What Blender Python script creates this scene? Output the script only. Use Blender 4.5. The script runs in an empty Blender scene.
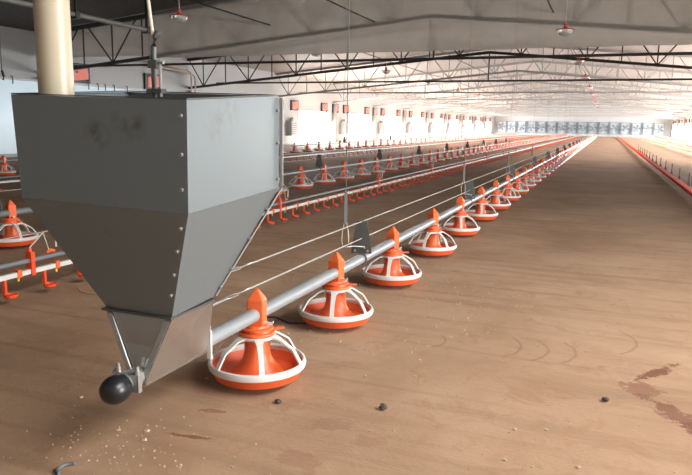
import bpy, math, random
from mathutils import Vector, Matrix
random.seed(7)
S = bpy.context.scene
COL = S.collection
PI = math.pi

# ------------------------------------------------------------------ materials
def new_mat(name):
    m = bpy.data.materials.new(name); m.use_nodes = True
    nt = m.node_tree
    return m, nt, nt.nodes['Principled BSDF']

def mat(name, col, rough=.5, metal=0., var=.12, scale=12., bump=0., spec=.5):
    m, nt, b = new_mat(name)
    N, L = nt.nodes, nt.links
    b.inputs['Roughness'].default_value = rough
    b.inputs['Metallic'].default_value = metal
    b.inputs['Specular IOR Level'].default_value = spec
    tc = N.new('ShaderNodeTexCoord'); no = N.new('ShaderNodeTexNoise')
    no.inputs['Scale'].default_value = scale; no.inputs['Detail'].default_value = 4
    L.new(tc.outputs['Object'], no.inputs['Vector'])
    mx = N.new('ShaderNodeMix'); mx.data_type = 'RGBA'
    c = Vector(col)
    mx.inputs['A'].default_value = (*(c * (1 - var)), 1)
    mx.inputs['B'].default_value = (*[min(1, v * (1 + var)) for v in c], 1)
    L.new(no.outputs['Fac'], mx.inputs['Factor'])
    L.new(mx.outputs['Result'], b.inputs['Base Color'])
    if bump:
        bp = N.new('ShaderNodeBump'); bp.inputs['Strength'].default_value = bump; bp.inputs['Distance'].default_value = .01
        L.new(no.outputs['Fac'], bp.inputs['Height']); L.new(bp.outputs['Normal'], b.inputs['Normal'])
    return m

M = {}
M['orange'] = mat('orange_plastic', (.78, .132, .036), .38, var=.08)
M['redpan'] = mat('red_orange_plastic', (.70, .10, .024), .42, var=.08)
M['white'] = mat('white_plastic', (.62, .61, .585), .38, var=.04)
M['cup'] = mat('drip_cup_plastic', (.76, .075, .02), .4, var=.06)
M['redline'] = mat('red_line_plastic', (.66, .032, .012), .85, var=.05, spec=.1)
M['yellow'] = mat('yellow_nipple_plastic', (.8, .5, .05), .4)
M['galvpipe'] = mat('galvanised_pipe', (.33, .355, .375), .45, .4, var=.10, scale=30)
M['greypipe'] = mat('grey_pipe', (.19, .20, .21), .45, .2, var=.08)
M['wire'] = mat('steel_wire', (.50, .48, .44), .4, .5, var=.1)
M['cord'] = mat('pale_cord', (.52, .48, .40), .8)
M['strap'] = mat('grey_strap', (.11, .115, .115), .6)
M['plate'] = mat('dark_steel_plate', (.085, .09, .088), .45, .4)
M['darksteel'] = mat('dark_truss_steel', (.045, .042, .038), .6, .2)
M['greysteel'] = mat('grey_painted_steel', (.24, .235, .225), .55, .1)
M['glaresteel'] = mat('truss_steel_with_glare', (.30, .30, .295), .55, .05)  # paler copy for far trusses: distant glare put into the base colour
M['black'] = mat('black_rubber', (.012, .013, .016), .32, var=.05)
M['bolt'] = mat('bolt_steel', (.42, .42, .41), .35, .7)
M['cream'] = mat('cream_pvc', (.42, .365, .27), .36, var=.03, scale=4)
M['wallwhite'] = mat('white_wall_panel', (.36, .372, .378), .6, var=.06, scale=1.2)
M['glowcurtain'] = mat('blue_curtain_with_glow', (.60, .70, .76), .5, var=.04, scale=2)
M['glowcurtain'].node_tree.nodes['Principled BSDF'].inputs['Emission Color'].default_value = (.62, .76, .85, 1)
M['glowcurtain'].node_tree.nodes['Principled BSDF'].inputs['Emission Strength'].default_value = .32  # even glow stands in for daylight behind the curtain
M['ceilfilm'] = mat('white_ceiling_film', (.36, .36, .358), .6, var=.06, scale=.7)
M['frame'] = mat('black_inlet_frame', (.02, .02, .02), .5)
M['flap'] = mat('red_inlet_flap', (.72, .10, .05), .45, var=.2, scale=5)
M['boxgrey'] = mat('grey_box', (.33, .35, .36), .5, .1)
M['fan'] = mat('blue_grey_fan', (.16, .21, .26), .5, .2)
M['pink'] = mat('pinkish_pipe', (.55, .42, .36), .5)
M['lampred'] = mat('red_lamp_rim', (.55, .06, .03), .4)
M['crumb'] = mat('pale_wood_crumb', (.43, .33, .24), .8, var=.3, scale=60)
M['stone'] = mat('dark_stone', (.06, .05, .045), .8, var=.3, scale=60)
M['twig'] = mat('dry_twig', (.45, .34, .22), .8)

def galv():
    m, nt, b = new_mat('galvanised_sheet')
    N, L = nt.nodes, nt.links
    tc = N.new('ShaderNodeTexCoord')
    n1 = N.new('ShaderNodeTexNoise'); n1.inputs['Scale'].default_value = 9; n1.inputs['Detail'].default_value = 5
    n2 = N.new('ShaderNodeTexNoise'); n2.inputs['Scale'].default_value = 2.2
    L.new(tc.outputs['Object'], n1.inputs['Vector']); L.new(tc.outputs['Object'], n2.inputs['Vector'])
    acc = None
    for (cx, cy, cz, rad, st) in ((-.003, -.232, .963, .05, .9), (.12, -.232, .988, .045, .8), (.067, -.232, .997, .035, .5), (.275, -.044, 1.03, .07, .35), (.275, -.108, .99, .06, .3), (.0, -.19, .71, .03, .5)):
        d = N.new('ShaderNodeVectorMath'); d.operation = 'DISTANCE'
        L.new(tc.outputs['Object'], d.inputs[0]); d.inputs[1].default_value = (cx, cy, cz)
        q = N.new('ShaderNodeMapRange'); q.inputs['From Min'].default_value = rad; q.inputs['From Max'].default_value = 0
        q.inputs['To Min'].default_value = 0; q.inputs['To Max'].default_value = st
        L.new(d.outputs['Value'], q.inputs['Value'])
        if acc is None: acc = q.outputs[0]
        else:
            a_ = N.new('ShaderNodeMath'); a_.operation = 'ADD'; L.new(acc, a_.inputs[0]); L.new(q.outputs[0], a_.inputs[1]); acc = a_.outputs[0]
    n1.inputs['Scale'].default_value = 26
    sm_ = N.new('ShaderNodeMapRange'); sm_.inputs['From Min'].default_value = .42; sm_.inputs['From Max'].default_value = .62
    L.new(n1.outputs['Fac'], sm_.inputs['Value'])
    r = N.new('ShaderNodeMath'); r.operation = 'MULTIPLY'; r.use_clamp = True
    L.new(acc, r.inputs[0]); L.new(sm_.outputs[0], r.inputs[1])
    mx = N.new('ShaderNodeMix'); mx.data_type = 'RGBA'
    mx.inputs['A'].default_value = (.182, .212, .228, 1); mx.inputs['B'].default_value = (.07, .058, .04, 1)
    L.new(r.outputs[0], mx.inputs['Factor'])
    m2 = N.new('ShaderNodeMix'); m2.data_type = 'RGBA'; m2.blend_type = 'MULTIPLY'
    m2.inputs['Factor'].default_value = .18
    L.new(mx.outputs['Result'], m2.inputs['A']); L.new(n2.outputs['Fac'], m2.inputs['B'])
    L.new(m2.outputs['Result'], b.inputs['Base Color'])
    b.inputs['Roughness'].default_value = .42; b.inputs['Metallic'].default_value = .35
    return m
M['galv'] = galv()

def shiny():
    m, nt, b = new_mat('bright_galvanised_boot')
    N, L = nt.nodes, nt.links
    tc = N.new('ShaderNodeTexCoord'); n1 = N.new('ShaderNodeTexNoise'); n1.inputs['Scale'].default_value = 7
    L.new(tc.outputs['Object'], n1.inputs['Vector'])
    r = N.new('ShaderNodeMapRange'); r.inputs['To Min'].default_value = .12; r.inputs['To Max'].default_value = .26
    L.new(n1.outputs['Fac'], r.inputs['Value']); L.new(r.outputs['Result'], b.inputs['Roughness'])
    b.inputs['Base Color'].default_value = (.46, .45, .43, 1); b.inputs['Metallic'].default_value = .85
    return m
M['shiny'] = shiny()

def floor_mat():
    m, nt, b = new_mat('compacted_earth_floor')
    N, L = nt.nodes, nt.links
    tc = N.new('ShaderNodeTexCoord')
    def noise(scale, detail=5, rough=.6, dist=0.):
        n = N.new('ShaderNodeTexNoise'); n.inputs['Scale'].default_value = scale
        n.inputs['Detail'].default_value = detail; n.inputs['Roughness'].default_value = rough
        n.inputs['Distortion'].default_value = dist
        L.new(tc.outputs['Object'], n.inputs['Vector']); return n
    def ramp(src, stops):
        r = N.new('ShaderNodeValToRGB'); e = r.color_ramp.elements
        e[0].position, e[0].color = stops[0][0], (*stops[0][1], 1)
        e[1].position, e[1].color = stops[-1][0], (*stops[-1][1], 1)
        for p, c in stops[1:-1]:
            x = e.new(p); x.color = (*c, 1)
        L.new(src, r.inputs['Fac']); return r.outputs['Color']
    def mix(a, bcol, fac):
        x = N.new('ShaderNodeMix'); x.data_type = 'RGBA'
        L.new(a, x.inputs['A'])
        if isinstance(bcol, tuple): x.inputs['B'].default_value = (*bcol, 1)
        else: L.new(bcol, x.inputs['B'])
        if isinstance(fac, float): x.inputs['Factor'].default_value = fac
        else: L.new(fac, x.inputs['Factor'])
        return x.outputs['Result']
    def math2(op, a, c):
        x = N.new('ShaderNodeMath'); x.operation = op
        for i, v in enumerate((a, c)):
            if isinstance(v, (int, float)): x.inputs[i].default_value = v
            else: L.new(v, x.inputs[i])
        return x.outputs[0]
    big = noise(.9, 6, .65, .4)
    col = ramp(big.outputs['Fac'], [(.32, (.305, .185, .112)), (.5, (.385, .243, .152)), (.68, (.45, .30, .198))])
    mid = noise(5.5, 6, .7, 1.0)
    col = mix(col, (.30, .155, .085), ramp(mid.outputs['Fac'], [(.52, (0, 0, 0)), (.70, (.62, .62, .62))]))
    fine = noise(60, 4, .7)
    col = mix(col, (.52, .39, .27), ramp(fine.outputs['Fac'], [(.60, (0, 0, 0)), (.75, (.30, .30, .30))]))
    # long faint drag marks along the house
    mp = N.new('ShaderNodeMapping'); mp.inputs['Scale'].default_value = (.25, 5, 1); mp.inputs['Rotation'].default_value = (0, 0, .35)
    L.new(tc.outputs['Object'], mp.inputs['Vector'])
    st = N.new('ShaderNodeTexNoise'); st.inputs['Scale'].default_value = 2.4; st.inputs['Detail'].default_value = 5
    L.new(mp.outputs['Vector'], st.inputs['Vector'])
    col = mix(col, (.27, .165, .10), ramp(st.outputs['Fac'], [(.50, (0, 0, 0)), (.70, (.65, .65, .65))]))
    # damp reddish patches with a shape of their own (ragged ellipses)
    wob = noise(14, 6, .75)
    def patch(x, y, rx, ry, rot, c, strength):
        nonlocal col
        p = N.new('ShaderNodeMapping'); p.vector_type = 'TEXTURE'
        p.inputs['Location'].default_value = (x, y, 0); p.inputs['Rotation'].default_value = (0, 0, rot)
        p.inputs['Scale'].default_value = (rx, ry, 1)
        L.new(tc.outputs['Object'], p.inputs['Vector'])
        ln = N.new('ShaderNodeVectorMath'); ln.operation = 'LENGTH'; L.new(p.outputs['Vector'], ln.inputs[0])
        d = math2('ADD', ln.outputs['Value'], math2('MULTIPLY', math2('SUBTRACT', wob.outputs['Fac'], .5), 3.4))
        col = mix(col, c, ramp(d, [(.75, (strength,) * 3), (1.0, (0, 0, 0))]))
    red = (.155, .062, .036)
    patch(.275, 2.89, .16, .030, 1.02, red, .9)
    patch(.205, 2.66, .075, .10, .3, (.22, .105, .065), .8)
    patch(.31, 2.46, .17, .055, -.95, red, .75)
    patch(.38, 2.33, .11, .05, -.95, red, .85)
    patch(-.79, 1.90, .09, .045, .6, (.25, .13, .08), .4)
    patch(-.63, 1.84, .06, .04, .2, (.25, .13, .08), .38)
    patch(-.78, 1.64, .10, .05, -.4, (.24, .12, .07), .4)
    patch(-1.17, 1.64, .07, .012, .15, (.20, .07, .03), .85)
    patch(-1.21, 1.83, .07, .014, .25, (.22, .08, .04), .7)
    patch(-.99, 1.98, .12, .05, .4, (.26, .135, .085), .3)
    # curved tyre tread marks
    for (x, y, r, a0) in ((-.50, 2.96, .21, -.2), (-.38, 2.96, .21, -.2), (-.26, 2.98, .21, -.2), (-.76, 2.90, .13, 0), (-.05, 3.25, .26, .1)):
        p = N.new('ShaderNodeMapping'); p.vector_type = 'TEXTURE'; p.inputs['Location'].default_value = (x, y, 0)
        L.new(tc.outputs['Object'], p.inputs['Vector'])
        ln = N.new('ShaderNodeVectorMath'); ln.operation = 'LENGTH'; L.new(p.outputs['Vector'], ln.inputs[0])
        d = math2('ABSOLUTE', math2('SUBTRACT', math2('ADD', ln.outputs['Value'], math2('MULTIPLY', math2('SUBTRACT', wob.outputs['Fac'], .5), .03)), r), 0)
        ring = math2('SUBTRACT', 1.0, math2('MULTIPLY', d, 90.))
        sx = N.new('ShaderNodeSeparateXYZ'); L.new(p.outputs['Vector'], sx.inputs[0])
        half = math2('GREATER_THAN', math2('SUBTRACT', sx.outputs['X'], math2('ABSOLUTE', sx.outputs['Y'], 0)), 0.)
        f = math2('MULTIPLY', math2('MAXIMUM', ring, 0.), math2('MULTIPLY', half, .5))
        col = mix(col, (.19, .11, .065), f)
    L.new(col, b.inputs['Base Color'])
    b.inputs['Roughness'].default_value = .82
    b.inputs['Specular IOR Level'].default_value = .25
    h = math2('ADD', math2('MULTIPLY', mid.outputs['Fac'], .6), math2('MULTIPLY', fine.outputs['Fac'], .35))
    bp = N.new('ShaderNodeBump'); bp.inputs['Strength'].default_value = .35; bp.inputs['Distance'].default_value = .02
    L.new(h, bp.inputs['Height']); L.new(bp.outputs['Normal'], b.inputs['Normal'])
    return m
M['floor'] = floor_mat()

def corrugated():
    m, nt, b = new_mat('dark_corrugated_roof')
    N, L = nt.nodes, nt.links
    tc = N.new('ShaderNodeTexCoord'); w = N.new('ShaderNodeTexWave'); w.wave_type = 'BANDS'; w.bands_direction = 'Y'
    w.inputs['Scale'].default_value = 2.2
    L.new(tc.outputs['Object'], w.inputs['Vector'])
    b.inputs['Base Color'].default_value = (.085, .08, .07, 1); b.inputs['Roughness'].default_value = .7
    bp = N.new('ShaderNodeBump'); bp.inputs['Strength'].default_value = .6; bp.inputs['Distance'].default_value = .03
    L.new(w.outputs['Fac'], bp.inputs['Height']); L.new(bp.outputs['Normal'], b.inputs['Normal'])
    return m
M['roof'] = corrugated()

def film():
    m = bpy.data.materials.new('milky_plastic_film'); m.use_nodes = True
    nt = m.node_tree; N, L = nt.nodes, nt.links
    for n in list(N):
        if n.type == 'BSDF_PRINCIPLED': N.remove(n)
    out = N['Material Output']
    tc = N.new('ShaderNodeTexCoord'); no = N.new('ShaderNodeTexNoise'); no.inputs['Scale'].default_value = 1.3; no.inputs['Detail'].default_value = 4
    L.new(tc.outputs['Object'], no.inputs['Vector'])
    mr = N.new('ShaderNodeMapRange'); mr.inputs['From Min'].default_value = .35; mr.inputs['From Max'].default_value = .65
    mr.inputs['To Min'].default_value = .44; mr.inputs['To Max'].default_value = .34
    L.new(no.outputs['Fac'], mr.inputs['Value'])
    d = N.new('ShaderNodeBsdfDiffuse'); d.inputs['Color'].default_value = (.56, .53, .485, 1)
    t = N.new('ShaderNodeBsdfTranslucent'); t.inputs['Color'].default_value = (.56, .53, .485, 1)
    tr = N.new('ShaderNodeBsdfTransparent')
    a = N.new('ShaderNodeMixShader'); a.inputs[0].default_value = .4
    L.new(d.outputs[0], a.inputs[1]); L.new(t.outputs[0], a.inputs[2])
    bb = N.new('ShaderNodeMixShader'); L.new(mr.outputs[0], bb.inputs[0])
    L.new(a.outputs[0], bb.inputs[1]); L.new(tr.outputs[0], bb.inputs[2])
    L.new(bb.outputs[0], out.inputs['Surface'])
    return m
M['film'] = film()

def glow(name, col, strength):
    m, nt, b = new_mat(name)
    b.inputs['Base Color'].default_value = (.9, .9, .9, 1)
    b.inputs['Emission Color'].default_value = (*col, 1); b.inputs['Emission Strength'].default_value = strength
    b.inputs['Roughness'].default_value = .6
    return m
M['window'] = glow('daylit_translucent_window_film', (1.0, .99, .97), 12.0)
M['window_bright'] = glow('sunlit_translucent_window_film', (1.0, .99, .97), 16.0)
M['sky'] = glow('added_glow_sheet', (1.0, 1.0, .98), 10.2)  # emission for the added panel under the near roof
M['window_shut'] = mat('shaded_curtain', (.5, .5, .48), .7)

def glassy():
    m, nt, b = new_mat('clear_lamp_glass')
    b.inputs['Base Color'].default_value = (.9, .9, .9, 1); b.inputs['Roughness'].default_value = .15
    b.inputs['Transmission Weight'].default_value = .6
    return m
M['glass'] = glassy()

# ------------------------------------------------------------------ mesh builder
class MB:
    def __init__(s): s.v = []; s.f = []; s.mi = []; s.cur = 0
    def quadmesh(s, vs, fs):
        o = len(s.v); s.v += [tuple(v) for v in vs]
        for f in fs: s.f.append([i + o for i in f]); s.mi.append(s.cur)
        return s
    def hexa(s, p):      # 8 points: bottom 4 (ccw), top 4
        return s.quadmesh(p, [(3, 2, 1, 0), (4, 5, 6, 7), (0, 1, 5, 4), (1, 2, 6, 5), (2, 3, 7, 6), (3, 0, 4, 7)])
    def box(s, x0, x1, y0, y1, z0, z1):
        return s.hexa([(x0, y0, z0), (x1, y0, z0), (x1, y1, z0), (x0, y1, z0), (x0, y0, z1), (x1, y0, z1), (x1, y1, z1), (x0, y1, z1)])
    def tube(s, pts, r, n=10, caps=True):
        pts = [Vector(p) for p in pts]; rings = []
        up = Vector((0, 0, 1))
        for i, p in enumerate(pts):
            if i == 0: d = pts[1] - p
            elif i == len(pts) - 1: d = p - pts[i - 1]
            else: d = (pts[i + 1] - p).normalized() + (p - pts[i - 1]).normalized()
            d.normalize()
            ref = up if abs(d.z) < .95 else Vector((1, 0, 0))
            a = d.cross(ref).normalized(); b = a.cross(d).normalized()
            rr = r[i] if isinstance(r, (list, tuple)) else r
            rings.append([p + a * math.cos(2 * PI * k / n) * rr + b * math.sin(2 * PI * k / n) * rr for k in range(n)])
        vs = [v for rg in rings for v in rg]; fs = []
        for i in range(len(pts) - 1):
            for k in range(n):
                k2 = (k + 1) % n
                fs.append((i * n + k, i * n + k2, (i + 1) * n + k2, (i + 1) * n + k))
        if caps:
            fs.append(tuple(reversed(range(n)))); fs.append(tuple(range((len(pts) - 1) * n, len(pts) * n)))
        return s.quadmesh(vs, fs)
    def bar(s, p0, p1, w, h):   # rectangular bar
        p0, p1 = Vector(p0), Vector(p1); d = (p1 - p0).normalized()
        ref = Vector((0, 0, 1)) if abs(d.z) < .99 else Vector((0, 1, 0))
        a = d.cross(ref).normalized() * w / 2; b = a.cross(d).normalized() * h / 2
        return s.hexa([p0 - a - b, p0 + a - b, p0 + a + b, p0 - a + b, p1 - a - b, p1 + a - b, p1 + a + b, p1 - a + b])
    def lathe(s, prof, n=32, c=(0, 0, 0), closed=False):
        vs = []; fs = []; m = len(prof)
        for (r, z) in prof:
            for k in range(n):
                a = 2 * PI * k / n
                vs.append((c[0] + r * math.cos(a), c[1] + r * math.sin(a), c[2] + z))
        for i in range(m if closed else m - 1):
            j = (i + 1) % m
            for k in range(n):
                k2 = (k + 1) % n
                fs.append((i * n + k, i * n + k2, j * n + k2, j * n + k))
        if not closed:
            if prof[0][0] > 1e-6: fs.append(tuple(reversed(range(n))))
            if prof[-1][0] > 1e-6: fs.append(tuple(range((m - 1) * n, m * n)))
        return s.quadmesh(vs, fs)
    def prism_y(s, poly, y0, y1):   # polygon in XZ extruded along Y
        n = len(poly)
        vs = [(x, y0, z) for x, z in poly] + [(x, y1, z) for x, z in poly]
        fs = [tuple(range(n)), tuple(reversed(range(n, 2 * n)))]
        for i in range(n):
            j = (i + 1) % n; fs.append((j, i, i + n, j + n))
        return s.quadmesh(vs, fs)
    def strip(s, sec):   # list of (centre, half width vector, half thickness vector)
        vs = []; fs = []
        for c, w, t in sec:
            c, w, t = Vector(c), Vector(w), Vector(t)
            vs += [c - w - t, c + w - t, c + w + t, c - w + t]
        for i in range(len(sec) - 1):
            for k in range(4):
                k2 = (k + 1) % 4
                fs.append((i * 4 + k, i * 4 + k2, i * 4 + 4 + k2, i * 4 + 4 + k))
        fs.append((3, 2, 1, 0)); e = (len(sec) - 1) * 4; fs.append((e, e + 1, e + 2, e + 3))
        return s.quadmesh(vs, fs)
    def build(s, name, m, parent=None, smooth=True, loc=None):
        me = bpy.data.meshes.new(name); me.from_pydata(s.v, [], s.f)
        ms = m if isinstance(m, (list, tuple)) else [m]
        for x in ms: me.materials.append(x)
        if len(ms) > 1: me.polygons.foreach_set('material_index', s.mi)
        import bmesh
        bm = bmesh.new(); bm.from_mesh(me); bmesh.ops.recalc_face_normals(bm, faces=bm.faces); bm.to_mesh(me); bm.free()
        if smooth:
            me.polygons.foreach_set('use_smooth', [True] * len(me.polygons))
            me.set_sharp_from_angle(angle=math.radians(38))
        o = bpy.data.objects.new(name, me); COL.objects.link(o)
        if parent: o.parent = parent
        if loc: o.location = loc
        return o

def empty(name, loc, rz=0.):
    o = bpy.data.objects.new(name, None); COL.objects.link(o)
    o.location = loc; o.rotation_euler.z = rz; o.empty_display_size = .1
    return o
def tag(o, label, cat, group=None, kind=None):
    o['label'] = label; o['category'] = cat
    if group: o['group'] = group
    if kind: o['kind'] = kind
    return o
def struct(o):
    o['kind'] = 'structure'; return o
def kids(o): return [c for c in bpy.data.objects if c.parent == o]
def copy_tree(o, parent=None, tree=None):
    c = o.copy(); COL.objects.link(c)
    if parent: c.parent = parent
    for ch, sub in tree: copy_tree(ch, c, sub)
    return c
def tree_of(o): return [(ch, tree_of(ch)) for ch in kids(o)]

ONES = ['', 'first', 'second', 'third', 'fourth', 'fifth', 'sixth', 'seventh', 'eighth', 'ninth', 'tenth', 'eleventh', 'twelfth', 'thirteenth', 'fourteenth', 'fifteenth', 'sixteenth', 'seventeenth', 'eighteenth', 'nineteenth']
TENS = {2: 'twent', 3: 'thirt', 4: 'fort', 5: 'fift', 6: 'sixt', 7: 'sevent', 8: 'eight', 9: 'ninet'}
def nth(n):
    if n < 20: return ONES[n]
    t, u = divmod(n, 10)
    return TENS[t] + ('ieth' if u == 0 else 'y-' + ONES[u])

# ------------------------------------------------------------------ house shell
XL, XR, XC = -14.6, 7.5, -3.55
Y0, YE = -3.0, 93.0
def roofz(x): return 4.37 - .0935 * abs(x - XC)
ZE = roofz(XL)
BAY = 6.95; T1 = 13.95

b = MB().box(XL - .3, XR + .3, Y0 - .3, YE + .3, -.3, 0)
struct(b.build('floor', M['floor'], smooth=False))

def roof_piece(name, y0, y1, m, lift=0.):
    b = MB()
    th = .06
    b.prism_y([(XL - .2, roofz(XL - .2) + lift), (XC, roofz(XC) + lift), (XR + .2, roofz(XR + .2) + lift),
               (XR + .2, roofz(XR + .2) + th + lift), (XC, roofz(XC) + th + lift), (XL - .2, roofz(XL - .2) + th + lift)], y0, y1)
    return struct(b.build(name, m, smooth=False))
roof_piece('roof', Y0 - .3, T1, M['roof'])
roof_piece('ceiling', T1, YE + .3, M['ceilfilm'])
sk = MB(); sk.prism_y([(2.2, roofz(2.2) - .05), (4.4, roofz(4.4) - .05), (4.4, roofz(4.4) - .01), (2.2, roofz(2.2) - .01)], -1.0, 4.0)  # unseen glowing panel added under the roof to light the foreground
struct(sk.build('window_30', M['sky'], smooth=False))

WIN = []   # (side, y0, y1, z0, z1, pane material)
for k in range(9):
    c = T1 + BAY * (2 + k)
    WIN.append(('left', c + 2.4, c + 6.4, .24, 1.72, 'window'))
for k in range(10):
    c = T1 + BAY * (1 + k)
    WIN.append(('right', c + 2.3, c + 6.5, .22, 1.74, 'window_bright'))

def wall_with_openings(side, wins, zt, extra=()):
    x = XL if side == 'left' else XR
    x0, x1 = (x - .15, x) if side == 'left' else (x, x + .15)
    ops = sorted([(w[1], w[2], w[3], w[4]) for w in wins if w[0] == side] + list(extra))
    b = MB(); y = Y0
    for (a, c, z0, z1) in ops:
        b.box(x0, x1, y, a, 0, zt)
        if z0 > 0: b.box(x0, x1, a, c, 0, z0)
        b.box(x0, x1, a, c, z1, zt); y = c
    b.box(x0, x1, y, YE, 0, zt)
    return struct(b.build('wall_' + side, M['wallwhite'], smooth=False))
wall_with_openings('left', WIN, ZE)
DOOR = (.6, 5.2, 0., 2.7)
wall_with_openings('right', WIN, roofz(XR), [DOOR])
bk = MB(); bk.prism_y([(XL, 0), (XR, 0), (XR, roofz(XR)), (XC, roofz(XC)), (XL, roofz(XL))], YE, YE + .15)
struct(bk.build('wall_far', M['wallwhite'], smooth=False))
bk = MB(); bk.prism_y([(XL, 0), (XR, 0), (XR, roofz(XR)), (XC, roofz(XC)), (XL, roofz(XL))], Y0 - .15, Y0)
struct(bk.build('wall_near', mat('dull_end_wall', (.38, .37, .35), .7), smooth=False))
for i, (side, a, c, z0, z1, pm) in enumerate(WIN):
    x = XL if side == 'left' else XR
    s = 1 if side == 'left' else -1
    fr = MB()
    xa, xb = sorted((x - s * .10, x + s * .02))
    fr.box(xa, xb, a, a + .05, z0, z1).box(xa, xb, c - .05, c, z0, z1)
    fr.box(xa, xb, a + .05, c - .05, z0, z0 + .05).box(xa, xb, a + .05, c - .05, z1 - .05, z1)
    o = struct(fr.build('window_%d' % (i + 1), M['wallwhite'], smooth=False))
    pn = MB(); xa, xb = sorted((x - s * .08, x - s * .06))
    pn.box(xa, xb, a + .05, c - .05, z0 + .05, z1 - .05).build('window_pane', M[pm], o, smooth=False)
# side doorway with its frame
fr = MB(); fr.box(XR - .03, XR + .18, DOOR[0] - .1, DOOR[0], 0, 2.8).box(XR - .03, XR + .18, DOOR[1], DOOR[1] + .1, 0, 2.8).box(XR - .03, XR + .18, DOOR[0], DOOR[1], 2.7, 2.8)
struct(fr.build('door_1', M['greysteel'], smooth=False))

# ------------------------------------------------------------------ wall columns and trusses
def truss(k):
    y = T1 + BAY * k
    near = k < 3
    t = empty('roof_truss', (XC, y, 0))
    tag(t, 'dark steel roof truss spanning the house, %s truss from the hopper end' % nth(k + 1), 'truss', 'roof trusses')
    def chordz(x): return 3.27 - (.093 if x < 0 else .098) * abs(x)     # x relative to ridge
    hl, hr = XL + .0 - XC, XR - XC
    m = M['darksteel'] if k < 2 else M['glaresteel']
    cw = .08
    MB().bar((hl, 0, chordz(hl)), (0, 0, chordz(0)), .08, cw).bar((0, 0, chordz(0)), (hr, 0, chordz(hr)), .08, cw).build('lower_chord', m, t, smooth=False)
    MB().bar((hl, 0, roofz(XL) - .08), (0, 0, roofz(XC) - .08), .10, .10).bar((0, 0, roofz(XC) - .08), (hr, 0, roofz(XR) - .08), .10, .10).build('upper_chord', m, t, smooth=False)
    MB().tube([(hl + 1.2, 0, 2.41), (hr - 1.2, 0, 2.41)], .028, 8).build('tie_rod', m, t)
    MB().tube([(0, 0, 2.41), (0, 0, 3.26)], .022, 8).build('king_post', m, t)
    segs = []
    x = -.95
    sp = 1.89
    for sgn in (-1, 1):
        lim = abs(hl) if sgn < 0 else abs(hr)
        i = 0
        while True:
            xn = .95 + i * sp
            if xn > lim - .3: break
            def up(a): return roofz(XC + sgn * a) - .1
            for da in (-.78, .78):
                a = min(max(xn + da, .05), lim - .05)
                segs.append(((sgn * xn, chordz(sgn * xn)), (sgn * a, up(a))))
            segs.append(((sgn * xn, chordz(sgn * xn)), (sgn * xn, up(xn))))
            if xn + sp / 2 < lim - .1:
                segs.append(((sgn * (xn + sp / 2), chordz(sgn * (xn + sp / 2))), (sgn * (xn + sp / 2), up(xn + sp / 2))))
            i += 1
    r = .02
    if near:
        for (a, z0), (c, z1) in segs:
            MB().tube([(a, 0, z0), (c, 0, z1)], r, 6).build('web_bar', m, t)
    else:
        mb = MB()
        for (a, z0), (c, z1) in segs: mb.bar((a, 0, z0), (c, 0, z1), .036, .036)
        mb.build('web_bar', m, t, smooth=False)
for k in range(11): truss(k)

for k in range(-1, 11):
    y = T1 + BAY * k
    for side, x in (('left', XL + .1), ('right', XR - .1)):
        if side == 'right' and k < 2: continue
        if k < 0: continue
        o = MB().box(x - .1, x + .1, y - .1, y + .1, 0, (2.15 if side == 'left' else 2.12)).build('wall_column', M['boxgrey'] if k < 2 else M['greysteel'], smooth=False)
        tag(o, 'grey steel column against the %s wall under the %s roof truss' % (side, nth(k + 1)), 'column', 'wall columns')

# plastic film baffle hanging at the first truss
def sheet(name, x0, x1, zb, y, m, n=60, rag=0.):
    b = MB(); vs = []; fs = []
    for i in range(n + 1):
        x = x0 + (x1 - x0) * i / n
        top = roofz(x) - .02 - (abs(math.sin(i * 1.7)) * .10 + random.random() * .08) * rag * (i % 6 > 0)
        for j in range(5):
            z = zb + (top - zb) * j / 4 + (.006 * math.sin(i * .8) if j == 0 else 0)
            vs.append((x, y + .012 * math.sin(x * 2.1 + j * .9) + .006 * math.sin(x * 5.3), z))
    for i in range(n):
        for j in range(4):
            a = i * 5 + j; fs.append((a, a + 5, a + 6, a + 1))
    b.quadmesh(vs, fs)
    o = b.build(name, m)
    sm = o.modifiers.new('thick', 'SOLIDIFY'); sm.thickness = .004
    return o
o = sheet('air_baffle', -10.85, XR - .01, 2.56, T1 - .085, M['film'], 80)
tag(o, 'wide milky plastic air baffle hanging across the house in front of the nearest truss', 'plastic sheet')
o = sheet('air_baffle', XL + .02, -10.8, 2.66, T1 + .16, M['film'], 24, 1.)
tag(o, 'ragged plastic sheet behind the left end of the nearest truss', 'plastic sheet')

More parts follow.
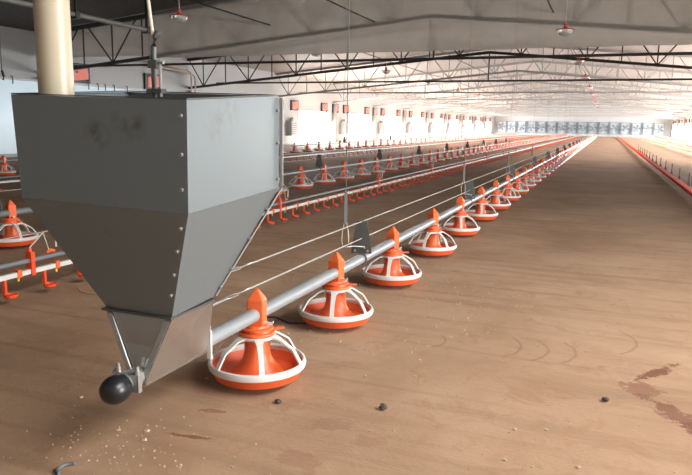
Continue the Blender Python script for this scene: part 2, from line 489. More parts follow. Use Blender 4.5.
# ------------------------------------------------------------------ feeder pans
PZ, PR = .275, .0265
def pan_parts():
    t = empty('feeder_pan', (0, 0, 0))
    # bowl
    MB().lathe([(0, .004), (.150, .004), (.166, .010), (.184, .046), (.187, .052), (.180, .052), (.172, .040), (.150, .018), (.115, .016), (0, .022)], 40).build('bowl', M['redpan'], t)
    # central feed cone and drop tube
    MB().lathe([(0, .02), (.104, .017), (.097, .026), (.070, .052), (.056, .078), (.050, .105), (.050, .171), (0, .171)], 32).build('feed_cone', M['orange'], t)
    # white grill: rim ring with hub and spokes
    g = MB().lathe([(.178, .044), (.188, .046), (.191, .058), (.187, .070), (.180, .072), (.175, .066)], 48, closed=True).build('grill_rim', M['white'], t)
    MB().lathe([(.052, .160), (.072, .160), (.074, .165), (.072, .171), (.052, .171)], 32, closed=True).build('grill_hub', M['white'], g)
    for k in range(6):
        a = math.radians(-68 + 60 * k)
        r = Vector((math.cos(a), math.sin(a), 0)); tv = Vector((-math.sin(a), math.cos(a), 0)); u = Vector((0, 0, 1))
        sec = []
        for (rr, z, w, nx, nz) in ((.062, .166, .026, 0, 1), (.080, .164, .017, .2, 1), (.096, .157, .012, .5, .9), (.147, .124, .0095, .6, .8), (.155, .113, .0095, .9, .5), (.170, .088, .0095, 1, .2), (.186, .060, .011, 1, .2)):
            nn = (r * nx + u * nz).normalized() * .0035
            sec.append((r * rr + u * z, tv * w, nn))
        MB().strip(sec).build('spoke', M['white'], g)
    # orange collar with adjusting rings
    MB().lathe([(.050, .172), (.068, .172), (.070, .178), (.068, .183), (.056, .185), (.054, .193), (.063, .194), (.063, .200), (.048, .202), (.044, .210), (0, .210)], 32).build('collar', M['orange'], t)
    # adjusting tabs on the collar
    for a0 in (.35, 3.6):
        d = Vector((math.cos(a0), math.sin(a0), 0)); tv = Vector((-math.sin(a0), math.cos(a0), 0))
        MB().strip([(d * .06 + Vector((0, 0, .189)), tv * .012, Vector((0, 0, .003))), (d * .105 + Vector((0, 0, .191)), tv * .008, Vector((0, 0, .003)))]).build('adjusting_tab', M['orange'], t)
    # pipe clamp with pointed roof
    w = .034
    w, d = .031, .030
    c = MB()
    pts = [(sx * w * k, sy * d * k2, z) for (k, k2, z) in ((.9, .9, .200), (1, 1, .215), (1, 1, .308), (.12, .12, .353)) for sx, sy in ((-1, -1), (1, -1), (1, 1), (-1, 1))]
    c.quadmesh(pts, [(3, 2, 1, 0), (12, 13, 14, 15)] + [(4 * q + k, 4 * q + (k + 1) % 4, 4 * q + 4 + (k + 1) % 4, 4 * q + 4 + k) for q in range(3) for k in range(4)])
    c = c.build('pipe_clamp', M['orange'], t, smooth=False)
    bv = c.modifiers.new('bevel', 'BEVEL'); bv.width = .004; bv.segments = 2
    for sx in (-1, 1):
        MB().strip([(Vector((sx * .03, -.012, .222)), Vector((0, .005, 0)), Vector((0, 0, .004))), (Vector((sx * .062, -.012, .219)), Vector((0, .005, 0)), Vector((0, 0, .004))), (Vector((sx * .068, -.012, .226)), Vector((0, .005, 0)), Vector((0, 0, .004)))]).build('clip_pin', M['white'], c)
    return t
def pan_simple(n, full):
    b = MB()
    b.cur = 0; b.lathe([(0, .004), (.150, .004), (.184, .046), (.172, .046), (.150, .018), (0, .022)], n)
    b.cur = 1; b.lathe([(.112, .018), (.060, .095), (.050, .120), (.050, .170), (.070, .174), (.066, .200), (.045, .205)], max(8, n // 2))
    w = .034
    b.prism_y([(-w, .200), (w, .200), (w, .308), (0, .353), (-w, .308)], -.03, .03)
    b.cur = 2; b.lathe([(.179, .044), (.195, .050), (.192, .073), (.179, .070)], n, closed=True)
    for k in range(6):
        a = math.radians(-68 + 60 * k); r = Vector((math.cos(a), math.sin(a), 0)); u = Vector((0, 0, 1)); tv = Vector((-math.sin(a), math.cos(a), 0))
        b.strip([(r * .06 + u * .166, tv * .018, u * .004), (r * .10 + u * .155, tv * .012, u * .004), (r * .152 + u * .115, tv * .011, r * .004), (r * .186 + u * .064, tv * .012, r * .004)])
    o = b.build('feeder_pan', [M['redpan'], M['orange'], M['white']])
    return o

rows = []
ya = [2.13, 2.93, 3.86, 4.90, 5.92, 7.0, 8.0]
while ya[-1] < 80: ya.append(ya[-1] + 1.0)
rows.append(('A', -1.2, ya, 'pans on the near feed line'))
yb = [3.74 + .88 * i for i in range(88)]
rows.append(('B', -4.3, yb, 'pans on the middle feed line'))
yc = [8.45] + [18.0 + 1.02 * i for i in range(60)]
rows.append(('C', -9.8, yc, 'pans on the feed line by the left windows'))
yf = [30 + 1.0 * i for i in range(50)]
rows.append(('F', 5.0, yf, 'pans on the feed line by the right windows'))
desc = {'A': 'orange feeder pan with white grill, %s from the hopper on its feed line',
        'B': 'orange feeder pan on the row left of the near drinker line, %s along it',
        'C': 'orange feeder pan by the bright left windows, %s along that row',
        'F': 'orange feeder pan by the bright right windows, %s along that row'}
full = pan_parts(); ftree = tree_of(full); used_full = False
simp = pan_simple(16, True); used_s = False
for rk, x, ys, grp in rows:
    for i, y in enumerate(ys):
        d = math.hypot(x, y)
        if d < 18:
            if used_full: o = copy_tree(full, None, ftree)
            else: o = full; used_full = True
        else:
            if used_s: o = simp.copy(); COL.objects.link(o)
            else: o = simp; used_s = True
        o.location = (x, y, .024)
        o.rotation_euler.z = (.22, -.10, -.20)[i] if (rk == 'A' and i < 3) else random.uniform(-.5, .5)
        tag(o, desc[rk] % nth(i + 1), 'feeder pan', grp)

# ------------------------------------------------------------------ feed lines (pipe with hanger plates)
def hanger_plate(y, parent, tall=.21):
    pl = MB()
    pl.prism_y([(-.055, PZ + PR + .004), (.055, PZ + PR + .004), (.055, PZ + .07), (.028, PZ + tall), (-.028, PZ + tall), (-.055, PZ + .07)], -.003, .003)
    p = pl.build('hanger_plate', M['plate'], parent, smooth=False, loc=(0, y, 0)); p.rotation_euler.z = .25
    MB().lathe([(PR + .001, -.012), (PR + .007, -.012), (PR + .007, .012), (PR + .001, .012)], 16, closed=True)
    cl = MB()
    cl.tube([(0, -.014, PZ), (0, .014, PZ)], PR + .006, 16)
    cl.build('pipe_saddle', M['plate'], p)
    for sx in (-.035, .035):
        MB().tube([(sx, -.012, PZ + .045), (sx, .008, PZ + .045)], .007, 8).build('bolt', M['bolt'], p)
    return p
def feed_line(x, y0, y1, label, plates, m):
    t = empty('feed_line', (x, 0, 0))
    MB().tube([(0, y0, PZ), (0, y1, PZ)], PR, 16).build('feed_pipe', m, t)
    for y in plates: hanger_plate(y, t, .21 if x > -2 else .24)
    return tag(t, label, 'feed pipe')
feed_line(-1.2, 1.745, 81, 'galvanised feed pipe running from the hopper boot along the near row of pans', [3.29 + 3.05 * i for i in range(14)], M['galvpipe'])
feed_line(-4.3, 2.0, 81, 'dark feed pipe carrying the middle row of pans beyond the near drinker line', [3.6, 6.65, 9.7, 12.75, 15.8, 18.85, 21.9, 25, 28, 31], M['greypipe'])
feed_line(-9.8, 6.0, 81, 'feed pipe carrying the pans beside the left windows', [18.5, 24.6, 30.7], M['greypipe'])
feed_line(5.0, 29.0, 81, 'feed pipe carrying the pans beside the right windows', [33], M['greypipe'])

# anti-perch wires
def wire(x, z, y0, y1, label, r=.0035, turn=True):
    t = empty('perch_wire', (x, 0, z))
    MB().tube([(0, y0 + (.34 if turn else 0), 0), (0, y1, 0)], r, 6).build('steel_wire', M['wire'], t)
    if turn:
        MB().tube([(0, y0, 0), (0, y0 + .17, 0)], .0055, 8).build('wire_rod', M['bolt'], t)
        tb = MB()
        for sx in (-.009, .009):
            tb.tube([(0, y0 + .165, 0), (sx, y0 + .185, 0), (sx, y0 + .235, 0), (0, y0 + .255, 0)], .003, 6)
        tb.build('turnbuckle', M['bolt'], t)
        hk = MB()
        hk.tube([(0, y0 + .25, 0), (0, y0 + .29, .0), (.008, y0 + .31, .004), (0, y0 + .33, 0), (-.006, y0 + .32, 0), (0, y0 + .345, 0)], .003, 6)
        hk.build('wire_hook', M['bolt'], t)
    return tag(t, label, 'wire')
wire(-1.2, .482, 1.76, 80, 'upper steel wire stretched from the hopper above the near feed pipe')
wire(-1.2, .388, 1.74, 80, 'lower steel wire stretched just above the near feed pipe', .0035)
wire(-4.3, .45, 2.0, 80, 'steel wire stretched above the middle row of pans', .003, False)
wire(-2.98, .36, 1.8, 80, 'steel wire stretched above the near drinker line', .003, False)

# suspension ropes of the near feed line
for i in range(10):
    y = 3.12 + 3.05 * i
    t = empty('suspension_rope', (-1.23, y, 0))
    MB().tube([(0, 0, .66 if i < 4 else .30), (0, 0, roofz(-1.2))], (.0022 if i < 1 else .0014), 6).build('rope', M['strap'], t)
    if i < 4:
        MB().strip([((0, 0, .49), (.007, .004, 0), (-.003, .005, 0)), ((0, 0, .56), (.009, .005, 0), (-.003, .005, 0)), ((0, 0, .665), (.005, .003, 0), (-.003, .005, 0))]).build('rope_adjuster', M['strap'], t)
        lp = MB()
        pts = [(0, 0, .50)]
        for q in range(9):
            a = PI * q / 8
            pts.append((-.022 * math.cos(a) if True else 0, .01 * math.sin(a), .385 - .030 * math.sin(a) + (.0)))
        pts = [(-.006, 0, .50), (-.016, 0, .45), (-.020, 0, .40), (-.014, 0, .372), (0, 0, .364), (.014, 0, .372), (.020, 0, .40), (.016, 0, .45), (.006, 0, .50)]
        lp.tube(pts, .0028, 6); lp.build('rope_loop', M['cord'], t)
        MB().tube([(.0, 0, .366), (.02, .08, .36), (.05, .16, .345), (.045, .2, .31), (.035, .21, .29)], .0028, 6).build('rope_tail', M['cord'], t)
    tag(t, 'grey hanging rope of the near feed line, %s rope beyond the hopper' % nth(i + 1), 'rope', 'ropes holding up the near feed line')

# ------------------------------------------------------------------ drinker lines
def cup_mesh(seg):
    b = MB()
    b.bar((0, 0, .135), (0, 0, .055), .016, .018)
    b.lathe([(0, .040), (.030, .040), (.036, .046), (.037, .060), (.032, .060), (.029, .050), (0, .048)], seg, (.034, 0, 0))
    b.bar((0, 0, .052), (.02, 0, .046), .02, .012)
    return b
def drinker(x, ya, yb, label, step, first, rich, flip=1, red=False):
    t = empty('drinker_line', (x, 0, 0))
    MB().box(-.02 if red else -.013, .02 if red else .013, ya, yb, .03 if red else .137, .07 if red else .163).build('water_pipe', M['redline'] if red else M['white'], t, smooth=False)
    if not red:
        MB().tube([(-.002, ya, .212), (-.002, yb, .212)], .014, 10).build('support_pipe', M['greypipe'], t)
    base = cup_mesh(18 if rich else 8)
    ys = []; y = first
    while y < yb - .1: ys.append(y); y += step
    c0 = base.build('drip_cup', M['cup'], t, loc=(0, ys[0], 0)); c0.rotation_euler.z = .2 if flip > 0 else PI - .2
    for y in ys[1:100]:
        c = c0.copy(); COL.objects.link(c); c.location = (0, y, 0)
    if len(ys) > 100:
        far = MB(); low = cup_mesh(6)
        for y in ys[100:]:
            far.quadmesh([(vx, vy + y, vz) for vx, vy, vz in low.v], low.f)
        f = far.build('drip_cup', M['cup'], t); f['kind'] = 'stuff'
    return tag(t, label, 'drinker line'), ys
d1, ys1 = drinker(-2.98, 1.8, 81, 'near drinker line of white square pipe with red drip cups, left of the hopper', .272, 2.519 - .272, True)
# saddle clips, nipples and hangers on the near line
cl0 = MB().box(-.018, .018, -.014, .014, .132, .176).build('saddle_clip', M['orange'], d1, smooth=False)
np0 = MB().lathe([(0, .108), (.006, .110), (.007, .132), (0, .132)], 8).build('nipple', M['yellow'], cl0)
cl0.location = (0, 2.61, 0)
for i in range(1, 60):
    c = cl0.copy(); COL.objects.link(c); c.location = (0, 2.61 + .272 * i, 0)
    n = np0.copy(); COL.objects.link(n); n.parent = c
for i, y in enumerate([2.70 + 3.05 * k for k in range(-0, 10)]):
    h = MB()
    h.box(-.022, .022, -.013, .013, .128, .262).tube([(0, 0, .262), (0, 0, .285)], .012, 8)
    ho = h.build('pipe_hanger', M['cup'], d1, smooth=False, loc=(0, y, 0))
    if i < 5:
        MB().tube([(0, .0, .285), (0, .05, .32), (0, .10, .357)], .0035, 6).build('hanger_cord', M['cord'], ho)
        MB().tube([(0, .10, .357), (0, .12, .30), (0, .138, .245)], .0035, 6).build('hanger_cord', M['cord'], ho)
        MB().tube([(0, .115, .238), (0, .150, .246), (0, .175, .238)], .010, 8).build('cord_tie', M['orange'], ho)
        MB().tube([(0, .19, .26), (0, .195, .33)], .005, 6).build('cord_end', M['white'], ho)
drinker(-7.6, 5.8, 81, 'thin drinker line between the middle pans and the pans by the left windows', .42, 6.0, False)
drinker(1.27, 5.0, 90, 'low red drinker line bordering the right side of the empty aisle', .2, 5.1, False, 1, True)
dr = [o for o in bpy.data.objects if o.name.startswith('drinker_line')][-1]
drinker(3.5, 20, 81, 'drinker line in front of the pans by the right windows', .6, 20.2, False)
# posts standing on the red line
for i in range(14):
    y = 10.6 + 1.55 * i
    hp = MB()
    hp.prism_y([(-.03, 0), (.03, 0), (.02, .06), (.008, .10), (.008, .24), (-.008, .24), (-.008, .10), (-.02, .06)], -.012, .012)
    hp.build('line_hanger', M['plate'], dr, smooth=False, loc=(.06, y, .07))

# ------------------------------------------------------------------ the feed hopper
hp = empty('feed_hopper', (-1.225, 1.58, 0))
tag(hp, 'large galvanised feed hopper at the near end of the feed line, tapering to a boot', 'feed hopper')
OX, OY = -1.225, 1.58
def hv(x, y, z): return (x - OX, y - OY, z)
TOP = [(-1.52, 1.35, 1.066), (-.95, 1.35, 1.052), (-.95, 1.83, 1.083), (-1.52, 1.83, 1.097)]
SEAM = [(-1.50, 1.345, .786), (-.95, 1.345, .775), (-.95, 1.83, .800), (-1.50, 1.83, .811)]
THR = [(-1.33, 1.467, .458), (-1.10, 1.467, .455), (-1.10, 1.68, .464), (-1.33, 1.68, .467)]
BOT = [(-1.232, 1.440, .268), (-1.172, 1.432, .258), (-1.165, 1.735, .262), (-1.240, 1.735, .262)]
def shell(a, c, th=.003, flip=False):
    b = MB()
    cen = lambda q: (sum(p[0] for p in q) / 4, sum(p[1] for p in q) / 4)
    def inset(q):
        cx, cy = cen(q)
        return [(p[0] + (th if p[0] < cx else -th), p[1] + (th if p[1] < cy else -th), p[2]) for p in q]
    ai, ci = inset(a), inset(c)
    vs = [hv(*p) for p in a + c + ai + ci]; fs = []
    for i in range(4):
        j = (i + 1) % 4
        fs += [(i, j, 4 + j, 4 + i), (8 + j, 8 + i, 12 + i, 12 + j), (i, 8 + i, 8 + j, j), (4 + j, 12 + j, 12 + i, 4 + i)]
    b.quadmesh(vs, fs); return b
shell(SEAM, TOP).build('bin', M['galv'], hp, smooth=False)
SE2 = [(x, y, z - .0005) for x, y, z in SEAM]
shell(THR, SE2).build('funnel', M['galv'], hp, smooth=False)
TH2 = [(x, y, z - .006) for x, y, z in THR]
bo = shell(BOT, TH2).build('boot', M['shiny'], hp, smooth=False)
# boot bottom plate
MB().hexa([hv(-1.231, 1.443, .258), hv(-1.173, 1.435, .250), hv(-1.166, 1.733, .254), hv(-1.239, 1.733, .254), hv(-1.231, 1.443, .267), hv(-1.173, 1.435, .257), hv(-1.166, 1.733, .261), hv(-1.239, 1.733, .261)]).build('boot_base', M['shiny'], bo, smooth=False)
# bright folded side flanges on the boot front
for (xt, xb, s) in ((-1.33, -1.232, 1), (-1.10, -1.172, -1)):
    MB().strip([(hv(xt + s * .012, 1.462, .445), (.009, 0, 0), (0, .002, .001)), (hv(xb + s * .008, 1.436, .275), (.008, 0, 0), (0, .002, .001))]).build('boot_flange', M['bolt'], bo)
# lip between funnel and boot
lip = MB()
lx0, lx1, ly0, ly1, lz = -1.343, -1.097, 1.458, 1.684, .460
for (x0, x1, y0, y1) in ((lx0, lx1, ly0, ly0 + .012), (lx0, lx1, ly1 - .012, ly1), (lx0, lx0 + .012, ly0 + .012, ly1 - .012), (lx1 - .012, lx1, ly0 + .012, ly1 - .012)):
    lip.box(x0 - OX, x1 - OX, y0 - OY, y1 - OY, lz - .010, lz - .004)
lip.build('throat_lip', M['plate'], hp, smooth=False)
# folded top rim (thin dark edge bands just inside)
rim = MB()
TI = [(x + (.014 if x < -1.2 else -.014), y + (.014 if y < 1.6 else -.014), z + .001) for x, y, z in TOP]
TT = [(x, y, z + .001) for x, y, z in TOP]
vs = [hv(*p) for p in TT + TI] + [hv(p[0], p[1], p[2] + .003) for p in TT + TI]
fs = []
for i in range(4):
    j = (i + 1) % 4
    fs += [(i, j, 4 + j, 4 + i), (8 + i, 8 + j, 12 + j, 12 + i), (i, 8 + i, 8 + j, j), (4 + i, 4 + j, 12 + j, 12 + i)]
rim.quadmesh(vs, fs).build('top_rim', M['plate'], hp, smooth=False)
# corner seams: folded strips standing proud at the visible edges, with bolts
def seam_strip(p, q, name='corner_seam'):
    MB().bar(hv(*p), hv(*q), .012, .004).build(name, M['bolt'], hp, smooth=False)
seam_strip((-.944, 1.836, 1.078), (-.944, 1.836, .803)); seam_strip((-.944, 1.836, .798), (-1.096, 1.686, .467))
def lerp(p, q, t): return tuple(p[i] + (q[i] - p[i]) * t for i in range(3))
def bolts(p, q, ts, nrm):
    for t in ts:
        c = Vector(lerp(p, q, t)); n = Vector(nrm).normalized()
        MB().tube([Vector(hv(*(c - n * .002))), Vector(hv(*(c + n * .007)))], .0048, 6).build('bolt', M['greysteel'], hp)
bolts((-.966, 1.35, 1.05), (-.966, 1.345, .78), (.13, .48, .8), (0, -1, 0))
bolts((-.966, 1.345, .77), (-1.105, 1.46, .47), (.12, .34, .58, .8), (0, -1, -.35))
bolts((-.948, 1.815, 1.07), (-.948, 1.815, .81), (.12, .5, .93), (1, 0, 0))
bolts((-.955, 1.815, .78), (-1.09, 1.678, .475), (.15, .45, .75, .93), (1, 0, -.4))
bolts((-1.105, 1.49, .470), (-1.105, 1.66, .474), (.0, .6), (1, 0, -.3))
# bearing end: bracket, two bolts, black rubber cap
br = MB()
br.box(-.045 + .022, .045 + .022, 1.385 - OY, 1.401 - OY, .250, .302)
bro = br.build('bearing_bracket', M['bolt'], hp, smooth=False)
for sx in (-.032, .034):
    MB().tube([(sx + .025, 1.393 - OY, .300), (sx + .025, 1.393 - OY, .314)], .008, 8).tube([(sx + .025, 1.393 - OY, .314), (sx + .025, 1.393 - OY, .326)], .0055, 8).build('bolt', M['bolt'], bro)
MB().tube([(.022, 1.36 - OY, .275), (.022, 1.445 - OY, .275)], .028, 16).build('auger_stub', M['bolt'], hp)
MB().tube([(.022, y - OY, .270) for y in (1.306, 1.309, 1.315, 1.326, 1.341, 1.358, 1.372)], [.010, .022, .031, .0375, .0405, .0395, .036], 28).build('rubber_cap', M['black'], hp)
# outlet collar clipped round the pipe
oc = MB().tube([(.025, 1.722 - OY, PZ), (.025, 1.752 - OY, PZ)], .036, 20).build('outlet_collar', M['bolt'], hp)
MB().box(.052, .068, 1.745 - OY, 1.753 - OY, .228, .325).build('collar_clip', M['white'], oc, smooth=False)
MB().tube([(.060, 1.749 - OY, .325), (.060, 1.749 - OY, .342)], .006, 8).build('bolt', M['bolt'], oc)
# cross bar inside the top with hook stub
zc = 1.062
cb = MB().box(-.293, .273, -.02, .02, zc - .012, zc + .003).build('cross_bar', M['plate'], hp, smooth=False)
MB().tube([(.004, 0, zc), (.004, 0, 1.17), (.006, 0, 1.21), (.012, 0, 1.235), (.022, 0, 1.252)], [.008, .008, .0085, .009, .007], 10).build('hook_rod', M['plate'], cb)
MB().box(-.016, .036, -.012, .012, 1.080, 1.092).build('hook_bracket', M['plate'], cb, smooth=False)
MB().box(-.010, .018, -.010, .010, 1.150, 1.172).build('hook_clamp', M['plate'], cb, smooth=False)
MB().tube([(.03, -.005, 1.07), (.03, -.005, 1.175)], .004, 6).tube([(.022, -.005, 1.165), (.042, -.005, 1.165)], .006, 6).build('threaded_rod', M['bolt'], cb)
# rope holding the hopper
rp = MB().tube([(-1.221, 1.58, 1.24), (-1.232, 1.58, 1.33), (-1.30, 1.58, 2.3), (-1.33, 1.58, roofz(-1.33))], .0048, 8).build('hopper_rope', M['cord'])
tag(rp, 'pale rope rising from the hook on top of the hopper to the roof', 'rope')
# cream supply tube
o = MB().tube([(-1.438, 1.43, .86), (-1.438, 1.43, 1.6), (-1.436, 1.43, 2.8), (-1.434, 1.43, roofz(-1.434))], .0465, 36).build('supply_tube', M['cream'])
tag(o, 'thick cream plastic supply tube dropping from the roof into the hopper', 'supply tube')

# ------------------------------------------------------------------ left wall: curtain, rail, inlets, boxes
cu = empty('wall_curtain', (XL + .12, 11.0, 0))
tag(cu, 'pale blue insulating curtain hung on a rail along the left wall behind the hopper', 'curtain')
cb_ = MB(); n = 90; vs = []; fs = []
for i in range(n + 1):
    y = i * 10.0 / n
    for z in (.1, 2.0): vs.append((.02 * math.sin(i * .9), y, z))
for i in range(n): fs.append((i * 2, i * 2 + 2, i * 2 + 3, i * 2 + 1))
c_ = cb_.quadmesh(vs, fs).build('curtain_sheet', M['glowcurtain'], cu)
c_.modifiers.new('t', 'SOLIDIFY').thickness = .006
MB().tube([(.0, 0, 2.03), (0, 10, 2.03)], .03, 10).build('curtain_rail', M['white'], cu)
h0 = None
for y in (1.9, 3.0, 3.3, 3.6, 4.6, 5.0, 5.3, 5.7, 6.3):
    MB().tube([(0, y, 2.10), (.05, y, 2.08), (.06, y, 1.98), (.05, y, 1.90)], .014, 6).build('rail_hook', M['frame'], cu)
def inlet(x, y, z, side, w, h, label, tilt=.12):
    t = empty('air_inlet', (x, y, z)); s = 1 if side == 'left' else -1
    if side == 'right': t.rotation_euler.z = PI
    f = MB(); d = .07
    f.box(0, d, -w / 2, -w / 2 + .13, -h / 2, h / 2).box(0, d, w / 2 - .07, w / 2, -h / 2, h / 2).box(0, d, -w / 2 + .13, w / 2 - .07, h / 2 - .07, h / 2).box(0, d, -w / 2 + .13, w / 2 - .07, -h / 2, -h / 2 + .06).box(0, .02, -w / 2 + .13, w / 2 - .07, -h / 2 + .06, h / 2 - .07)
    f.build('inlet_frame', M['frame'], t, smooth=False)
    fl = MB().box(0, .02, -w / 2 + .14, w / 2 - .08, -h / 2 + .07, h / 2 - .08).build('inlet_flap', M['flap'], t, smooth=False, loc=(.055, 0, 0))
    fl.rotation_euler = (tilt, .06, 0)
    MB().tube([(.02, -.05, .03), (.03, -.05, .03)], .035, 10).build('flap_latch', M['frame'], fl)
    return tag(t, label, 'air inlet', 'air inlets along the walls')
inlet(XL + .01, 15.3, 2.36, 'left', .95, .56, 'orange red air inlet beside the cream supply tube, nearest on the left wall')
inlet(XL + .01, 18.75, 2.33, 'left', .85, .52, 'orange red air inlet above the hopper beside the bent pipes')
n = 0
for k in range(9):
    c = T1 + BAY * (2 + k)
    for dy in (.25, 1.9, 5.6):
        n += 1
        inlet(XL + .01, c + dy, 1.90, 'left', .80, .50, 'small red air inlet on the left wall, %s right of the hopper' % nth(n))
n = 0
for k in range(8):
    c = T1 + BAY * (3 + k)
    for dy in (.4, 3.2, 5.8):
        n += 1
        inlet(XR - .01, c + dy, 1.92, 'right', .46, .36, 'small red air inlet above the right windows, %s along from the picture edge' % nth(n))
for k in range(9):
    c = T1 + BAY * (2 + k)
    t = empty('heater_box', (XL + .02, c + 1.35, .42))
    MB().box(0, .30, -.33, .33, 0, .72).build('box_body', M['boxgrey'], t, smooth=False)
    for q in range(6):
        MB().box(.30, .312, -.27, .27, .07 + q * .10, .12 + q * .10).build('louvre', M['greysteel'], t, smooth=False)
    MB().lathe([(0, 0), (.10, 0), (.12, .06), (.10, .14), (0, .18)], 14, (.15, 0, .72)).build('box_cowl', M['boxgrey'], t)
    tag(t, 'grey louvred heater box on the left wall, %s right of the hopper' % nth(k + 1), 'heater box', 'grey boxes on the left wall')
for i, (y0, z) in enumerate(((19.55, 2.93), (19.8, 2.80))):
    o = MB().tube([(XL + .35, y0 - 1.4, z + .02), (XL + .35, y0 + .7, z - .06), (XL + .36, y0 + .95, z - .14), (XL + .36, y0 + 1.0, z - .3), (XL + .36, y0 + 1.0, .02)], .03, 8).build('gas_pipe', M['pink'])
    tag(o, ('upper' if i == 0 else 'lower') + ' of two pinkish bent pipes coming down the left wall above the hopper', 'pipe')

# pipes, cables and lamps under the roof
t = empty('roof_pipe', (-8.72, 0, 2.8))
MB().tube([(0, 3.0, 0), (0, 11.15, 0)], .045, 12).build('pipe', M['greysteel'], t)
for y in (9.2, 11.1):
    MB().box(-.06, .06, y - .05, y + .05, -.07, .06).bar((0, y, .06), (0, y, roofz(-8.72) - 2.8), .05, .02).build('pipe_hanger', M['frame'], t, smooth=False)
tag(t, 'grey pipe hung under the dark near roof on two black hangers', 'pipe')
def cable(x, zs, y0, y1, label):
    n = 30; pts = []
    for i in range(n + 1):
        y = y0 + (y1 - y0) * i / n
        pts.append((x + .02 * math.sin(i * 1.3), y, zs - .05 * math.sin(PI * ((i * 4 / n) % 1)) ))
    return tag(MB().tube(pts, .016, 8).build('cable', M['frame']), label, 'cable')
cable(-4.85, 3.25, 6, 60, 'black cable running under the roof along the middle of the house')
cable(-7.4, 3.28, 6, 60, 'black cable running under the roof left of the middle cable')
cable(-1.14, 3.28, 6, 60, 'black cable running under the roof above the near feed line')
def lamp(x, y, z, zt, red, label, group):
    t = empty('brooder_lamp', (x, y, z))
    MB().lathe([(.03, .07), (.05, .055), (.15, .035), (.155, .02), (.145, .02), (.05, .042), (.03, .06)], 24, closed=True).build('lamp_shade', M['lampred'] if red else M['white'], t)
    MB().lathe([(0, -.075), (.05, -.068), (.10, -.04), (.125, .0), (.13, .024), (0, .03)], 24).build('lamp_bowl', M['glass'], t)
    MB().tube([(0, 0, .06), (0, 0, .13)], .028, 10).build('lamp_holder', M['lampred'] if red else M['white'], t)
    MB().tube([(0, 0, .13), (0, 0, zt - z)], .006, 6).build('lamp_cord', M['cord'], t)
    return tag(t, label, 'lamp', group)
for i in range(9):
    y = 8.9 + 5.2 * i
    lamp(-6.36, y, 2.6, roofz(-6.36), i != 1, ('red rimmed lamp above the hopper, nearest of the left lamp row', 'white lamp hanging in front of the plastic baffle, second of the left lamp row')[i] if i < 2 else 'small hanging lamp, %s of the left lamp row' % nth(i + 1), 'hanging lamps, left row')
    lamp(-.78, 11.9 + 5.4 * i, 2.6, roofz(-.78), True, 'red rimmed lamp in front of the plastic baffle at upper right' if i == 0 else 'small red rimmed lamp, %s of the right lamp row' % nth(i + 1), 'hanging lamps, right row')
for i, (x, y) in enumerate(((-13.75, 12.0),)):
    o = MB().tube([(x, y, 2.15), (x + .05, y, 2.02), (x + .02, y, 1.93)], .03, 8).build('hook', M['frame'])
    tag(o, 'black hook hanging at the far left picture edge', 'hook')
    o.location.z = 0
    r = MB().tube([(x, y, 2.15), (x, y, roofz(x))], .012, 6).build('hook_cord', M['strap'], o)

# ------------------------------------------------------------------ end wall fans
n = 0
for i in range(16):
    x = -13.6 + 1.32 * i
    t = empty('exhaust_fan', (x, YE - .01, 0))
    n += 1
    MB().box(-.60, -.54, -.30, 0, .35, 1.85).box(.54, .60, -.30, 0, .35, 1.85).box(-.54, .54, -.30, 0, 1.79, 1.85).box(-.54, .54, -.30, 0, .35, .41).build('fan_housing', M['fan'], t, smooth=False)
    MB().box(-.54, .54, -.06, -.03, .41, 1.79).build('fan_shutter', M['boxgrey'], t, smooth=False)
    for k in range(5):
        a = 2 * PI * k / 5 + .3 * i
        cx, cz = 0, 1.1
        d = Vector((math.cos(a), 0, math.sin(a))); tv = Vector((-math.sin(a), .35, math.cos(a)))
        MB().strip([(Vector((cx, -.16, cz)) + d * .06, tv * .05, (0, .006, 0)), (Vector((cx, -.16, cz)) + d * .5, tv * .14, (0, .006, 0))]).build('fan_blade', M['fan'], t)
    tag(t, 'blue grey exhaust fan in the far end wall, %s from the left' % nth(n), 'fan', 'exhaust fans in the far wall')

# ------------------------------------------------------------------ things lying on the floor
def rock(name, x, y, s, m, label, cat, seed, group=None, flat=.6):
    rnd = random.Random(seed); import bmesh
    bm = bmesh.new(); bmesh.ops.create_icosphere(bm, subdivisions=2, radius=s)
    for v in bm.verts:
        v.co *= 1 + rnd.uniform(-.22, .22); v.co.z *= flat
    mn = min(v.co.z for v in bm.verts)
    for v in bm.verts: v.co.z -= mn
    me = bpy.data.meshes.new(name); bm.to_mesh(me); bm.free(); me.materials.append(m)
    o = bpy.data.objects.new(name, me); COL.objects.link(o); o.location = (x, y, 0); o.rotation_euler.z = rnd.uniform(0, 6)
    return tag(o, label, cat, group)
rock('stone', -.665, 2.08, .014, M['stone'], 'dark lump of stone lying in front of the feeder pans', 'stone', 1, flat=.8)
rock('stone', .073, 2.478, .013, M['stone'], 'small dark stone just left of the reddish stain', 'stone', 2)
rock('stone', -1.03, 1.98, .012, M['stone'], 'small dark stone between the rubber cap and the first feeder pan', 'stone', 22)
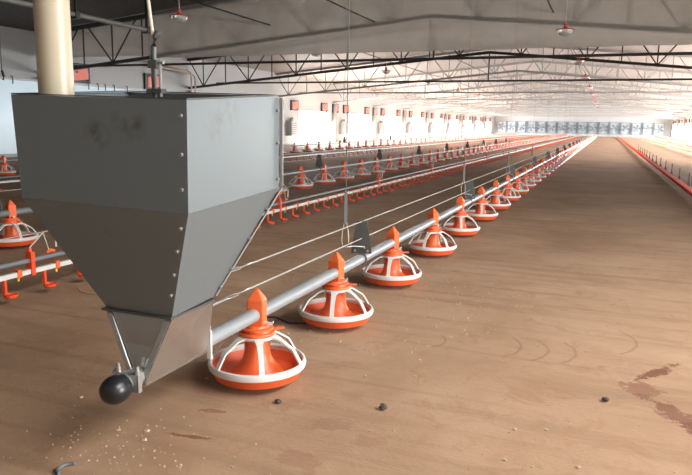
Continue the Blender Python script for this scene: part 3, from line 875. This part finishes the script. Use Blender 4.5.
for i, (x, y, s, lb) in enumerate((
        (-1.32, 1.61, .014, 'pale crumb below the black rubber cap, larger of that cluster'),
        (-1.29, 1.56, .013, 'whitish lump at lower left among the scattered crumbs'),
        (-1.41, 1.58, .011, 'pale crumb at lower left above the ring'),
        (-1.71, 1.73, .012, 'pale crumb left of the black rubber cap'),
        (-.83, 2.35, .010, 'small bright chip right of the first feeder pan, left of a pair'),
        (-.643, 2.425, .011, 'small white chip right of the first feeder pan, right of a pair'),
        (-.62, 2.98, .010, 'pale chip on the aisle floor right of the second pan'),
        (-.11, 2.15, .010, 'pale chip at lower middle right of the aisle floor'),
        (-.21, 2.11, .010, 'pale chip left of another chip at lower middle'),
        (-.21, 1.89, .010, 'pale flat chip near the bottom edge'),
        (0.0, 1.93, .011, 'pale chip at the bottom edge below the reddish stain'),
        (-.01, 3.03, .009, 'pale chip on the aisle above the reddish stain'))):
    rock('crumb', x, y, s * .72, M['crumb'], lb, 'crumb', 10 + i, flat=.42)
rnd = random.Random(3); b = MB()
def crumb(x, y, s):
    vs = []
    for dz in (0, s):
        for k in range(5):
            a = 2 * PI * k / 5 + rnd.random(); r = s * rnd.uniform(.6, 1.3) * (1 if dz == 0 else .7)
            vs.append((x + r * math.cos(a), y + r * math.sin(a), dz))
    b.quadmesh(vs, [(4, 3, 2, 1, 0), (5, 6, 7, 8, 9)] + [(k, (k + 1) % 5, 5 + (k + 1) % 5, 5 + k) for k in range(5)])
for i in range(150): crumb(rnd.gauss(-1.25, .22), rnd.gauss(1.47, .12), rnd.uniform(.0015, .004))
for i in range(330): crumb(rnd.uniform(-2.6, 1.4), rnd.uniform(1.3, 5.0), rnd.uniform(.0015, .0045))
for i in range(120): crumb(rnd.gauss(-1.0, .35), rnd.uniform(2.3, 6), rnd.uniform(.002, .0045))
for i in range(160): crumb(rnd.gauss(-.85, .3), rnd.uniform(2.6, 4.2), rnd.uniform(.0025, .006))
tag(b.build('litter_crumbs', M['crumb'], smooth=False), 'fine pale crumbs scattered over the brown earth floor', 'litter', kind='stuff')
pts = [(-1.37 + .03 * math.cos(a), 1.325 + .03 * math.sin(a), .006) for a in [PI * (.55 + .9 * i / 14) for i in range(15)]]
tag(MB().tube(pts, .006, 8).build('wire_ring', M['strap']), 'curved piece of grey wire lying at the bottom left edge', 'wire')
tag(MB().tube([(-1.66, 2.66, .006), (-1.60, 2.80, .03), (-1.50, 2.86, .02), (-1.42, 2.84, .007), (-1.33, 2.87, .007)], .0045, 8).build('cable_end', M['frame']), 'dark cable end lying between the first and second feeder pans', 'cable')
tag(MB().tube([(-2.88, 2.95, .005), (-2.80, 2.88, .006), (-2.70, 2.87, .006), (-2.58, 2.92, .005)], .004, 6).build('twig', M['twig']), 'thin curved twig on the floor in front of the near drinker line', 'twig')

# ------------------------------------------------------------------ light
w = bpy.data.worlds.new('sky'); S.world = w; w.use_nodes = True
bg = w.node_tree.nodes['Background']; bg.inputs['Color'].default_value = (.85, .93, 1, 1); bg.inputs['Strength'].default_value = 1.0
def area(name, loc, rot, sx, sy, power, col=(1, 1, 1), spread=PI):
    l = bpy.data.lights.new(name, 'AREA'); l.shape = 'RECTANGLE'; l.size = sx; l.size_y = sy; l.energy = power; l.color = col; l.spread = spread
    o = bpy.data.objects.new(name, l); COL.objects.link(o); o.location = loc; o.rotation_euler = rot
    return o
area('doorway_daylight', (XR + .12, (DOOR[0] + DOOR[1]) / 2, 1.35), (0, PI / 2, 0), 2.6, 4.4, 600, (1, .99, .96))

for side, a, c, z0, z1, pm in WIN:
    yc_ = (a + c) / 2
    if side == 'left': area('window_daylight', (XL + .24, yc_, 1.42), (0, -math.radians(42), 0), .55, c - a - .2, 720, (1, .99, .97))
    else: area('window_daylight', (XR - .24, yc_, 1.42), (0, math.radians(42), 0), .55, c - a - .2, 760, (1, .99, .97))

# ------------------------------------------------------------------ camera
R = [[0.9295840808611426, 0.0783838724988625, -0.3601796845209718], [0.36822952649294244, -0.15307625909764083, 0.9170467134881708], [0.016746713956118854, -0.9851008209481678, -0.17116050986988188]]
cam = bpy.data.cameras.new('camera'); co = bpy.data.objects.new('camera', cam); COL.objects.link(co)
mw = Matrix.Identity(4)
for i in range(3):
    mw[i][0] = R[i][0]; mw[i][1] = -R[i][1]; mw[i][2] = -R[i][2]
mw[2][3] = 1.0
co.matrix_world = mw
cam.sensor_width = 36; cam.lens = 650 / 692 * 36; cam.clip_start = .05; cam.clip_end = 300
S.camera = co
S.view_settings.view_transform = 'Standard'; S.view_settings.look = 'None'
S.view_settings.exposure = 0.6; S.view_settings.gamma = 1.0; S.view_settings.use_curve_mapping = False
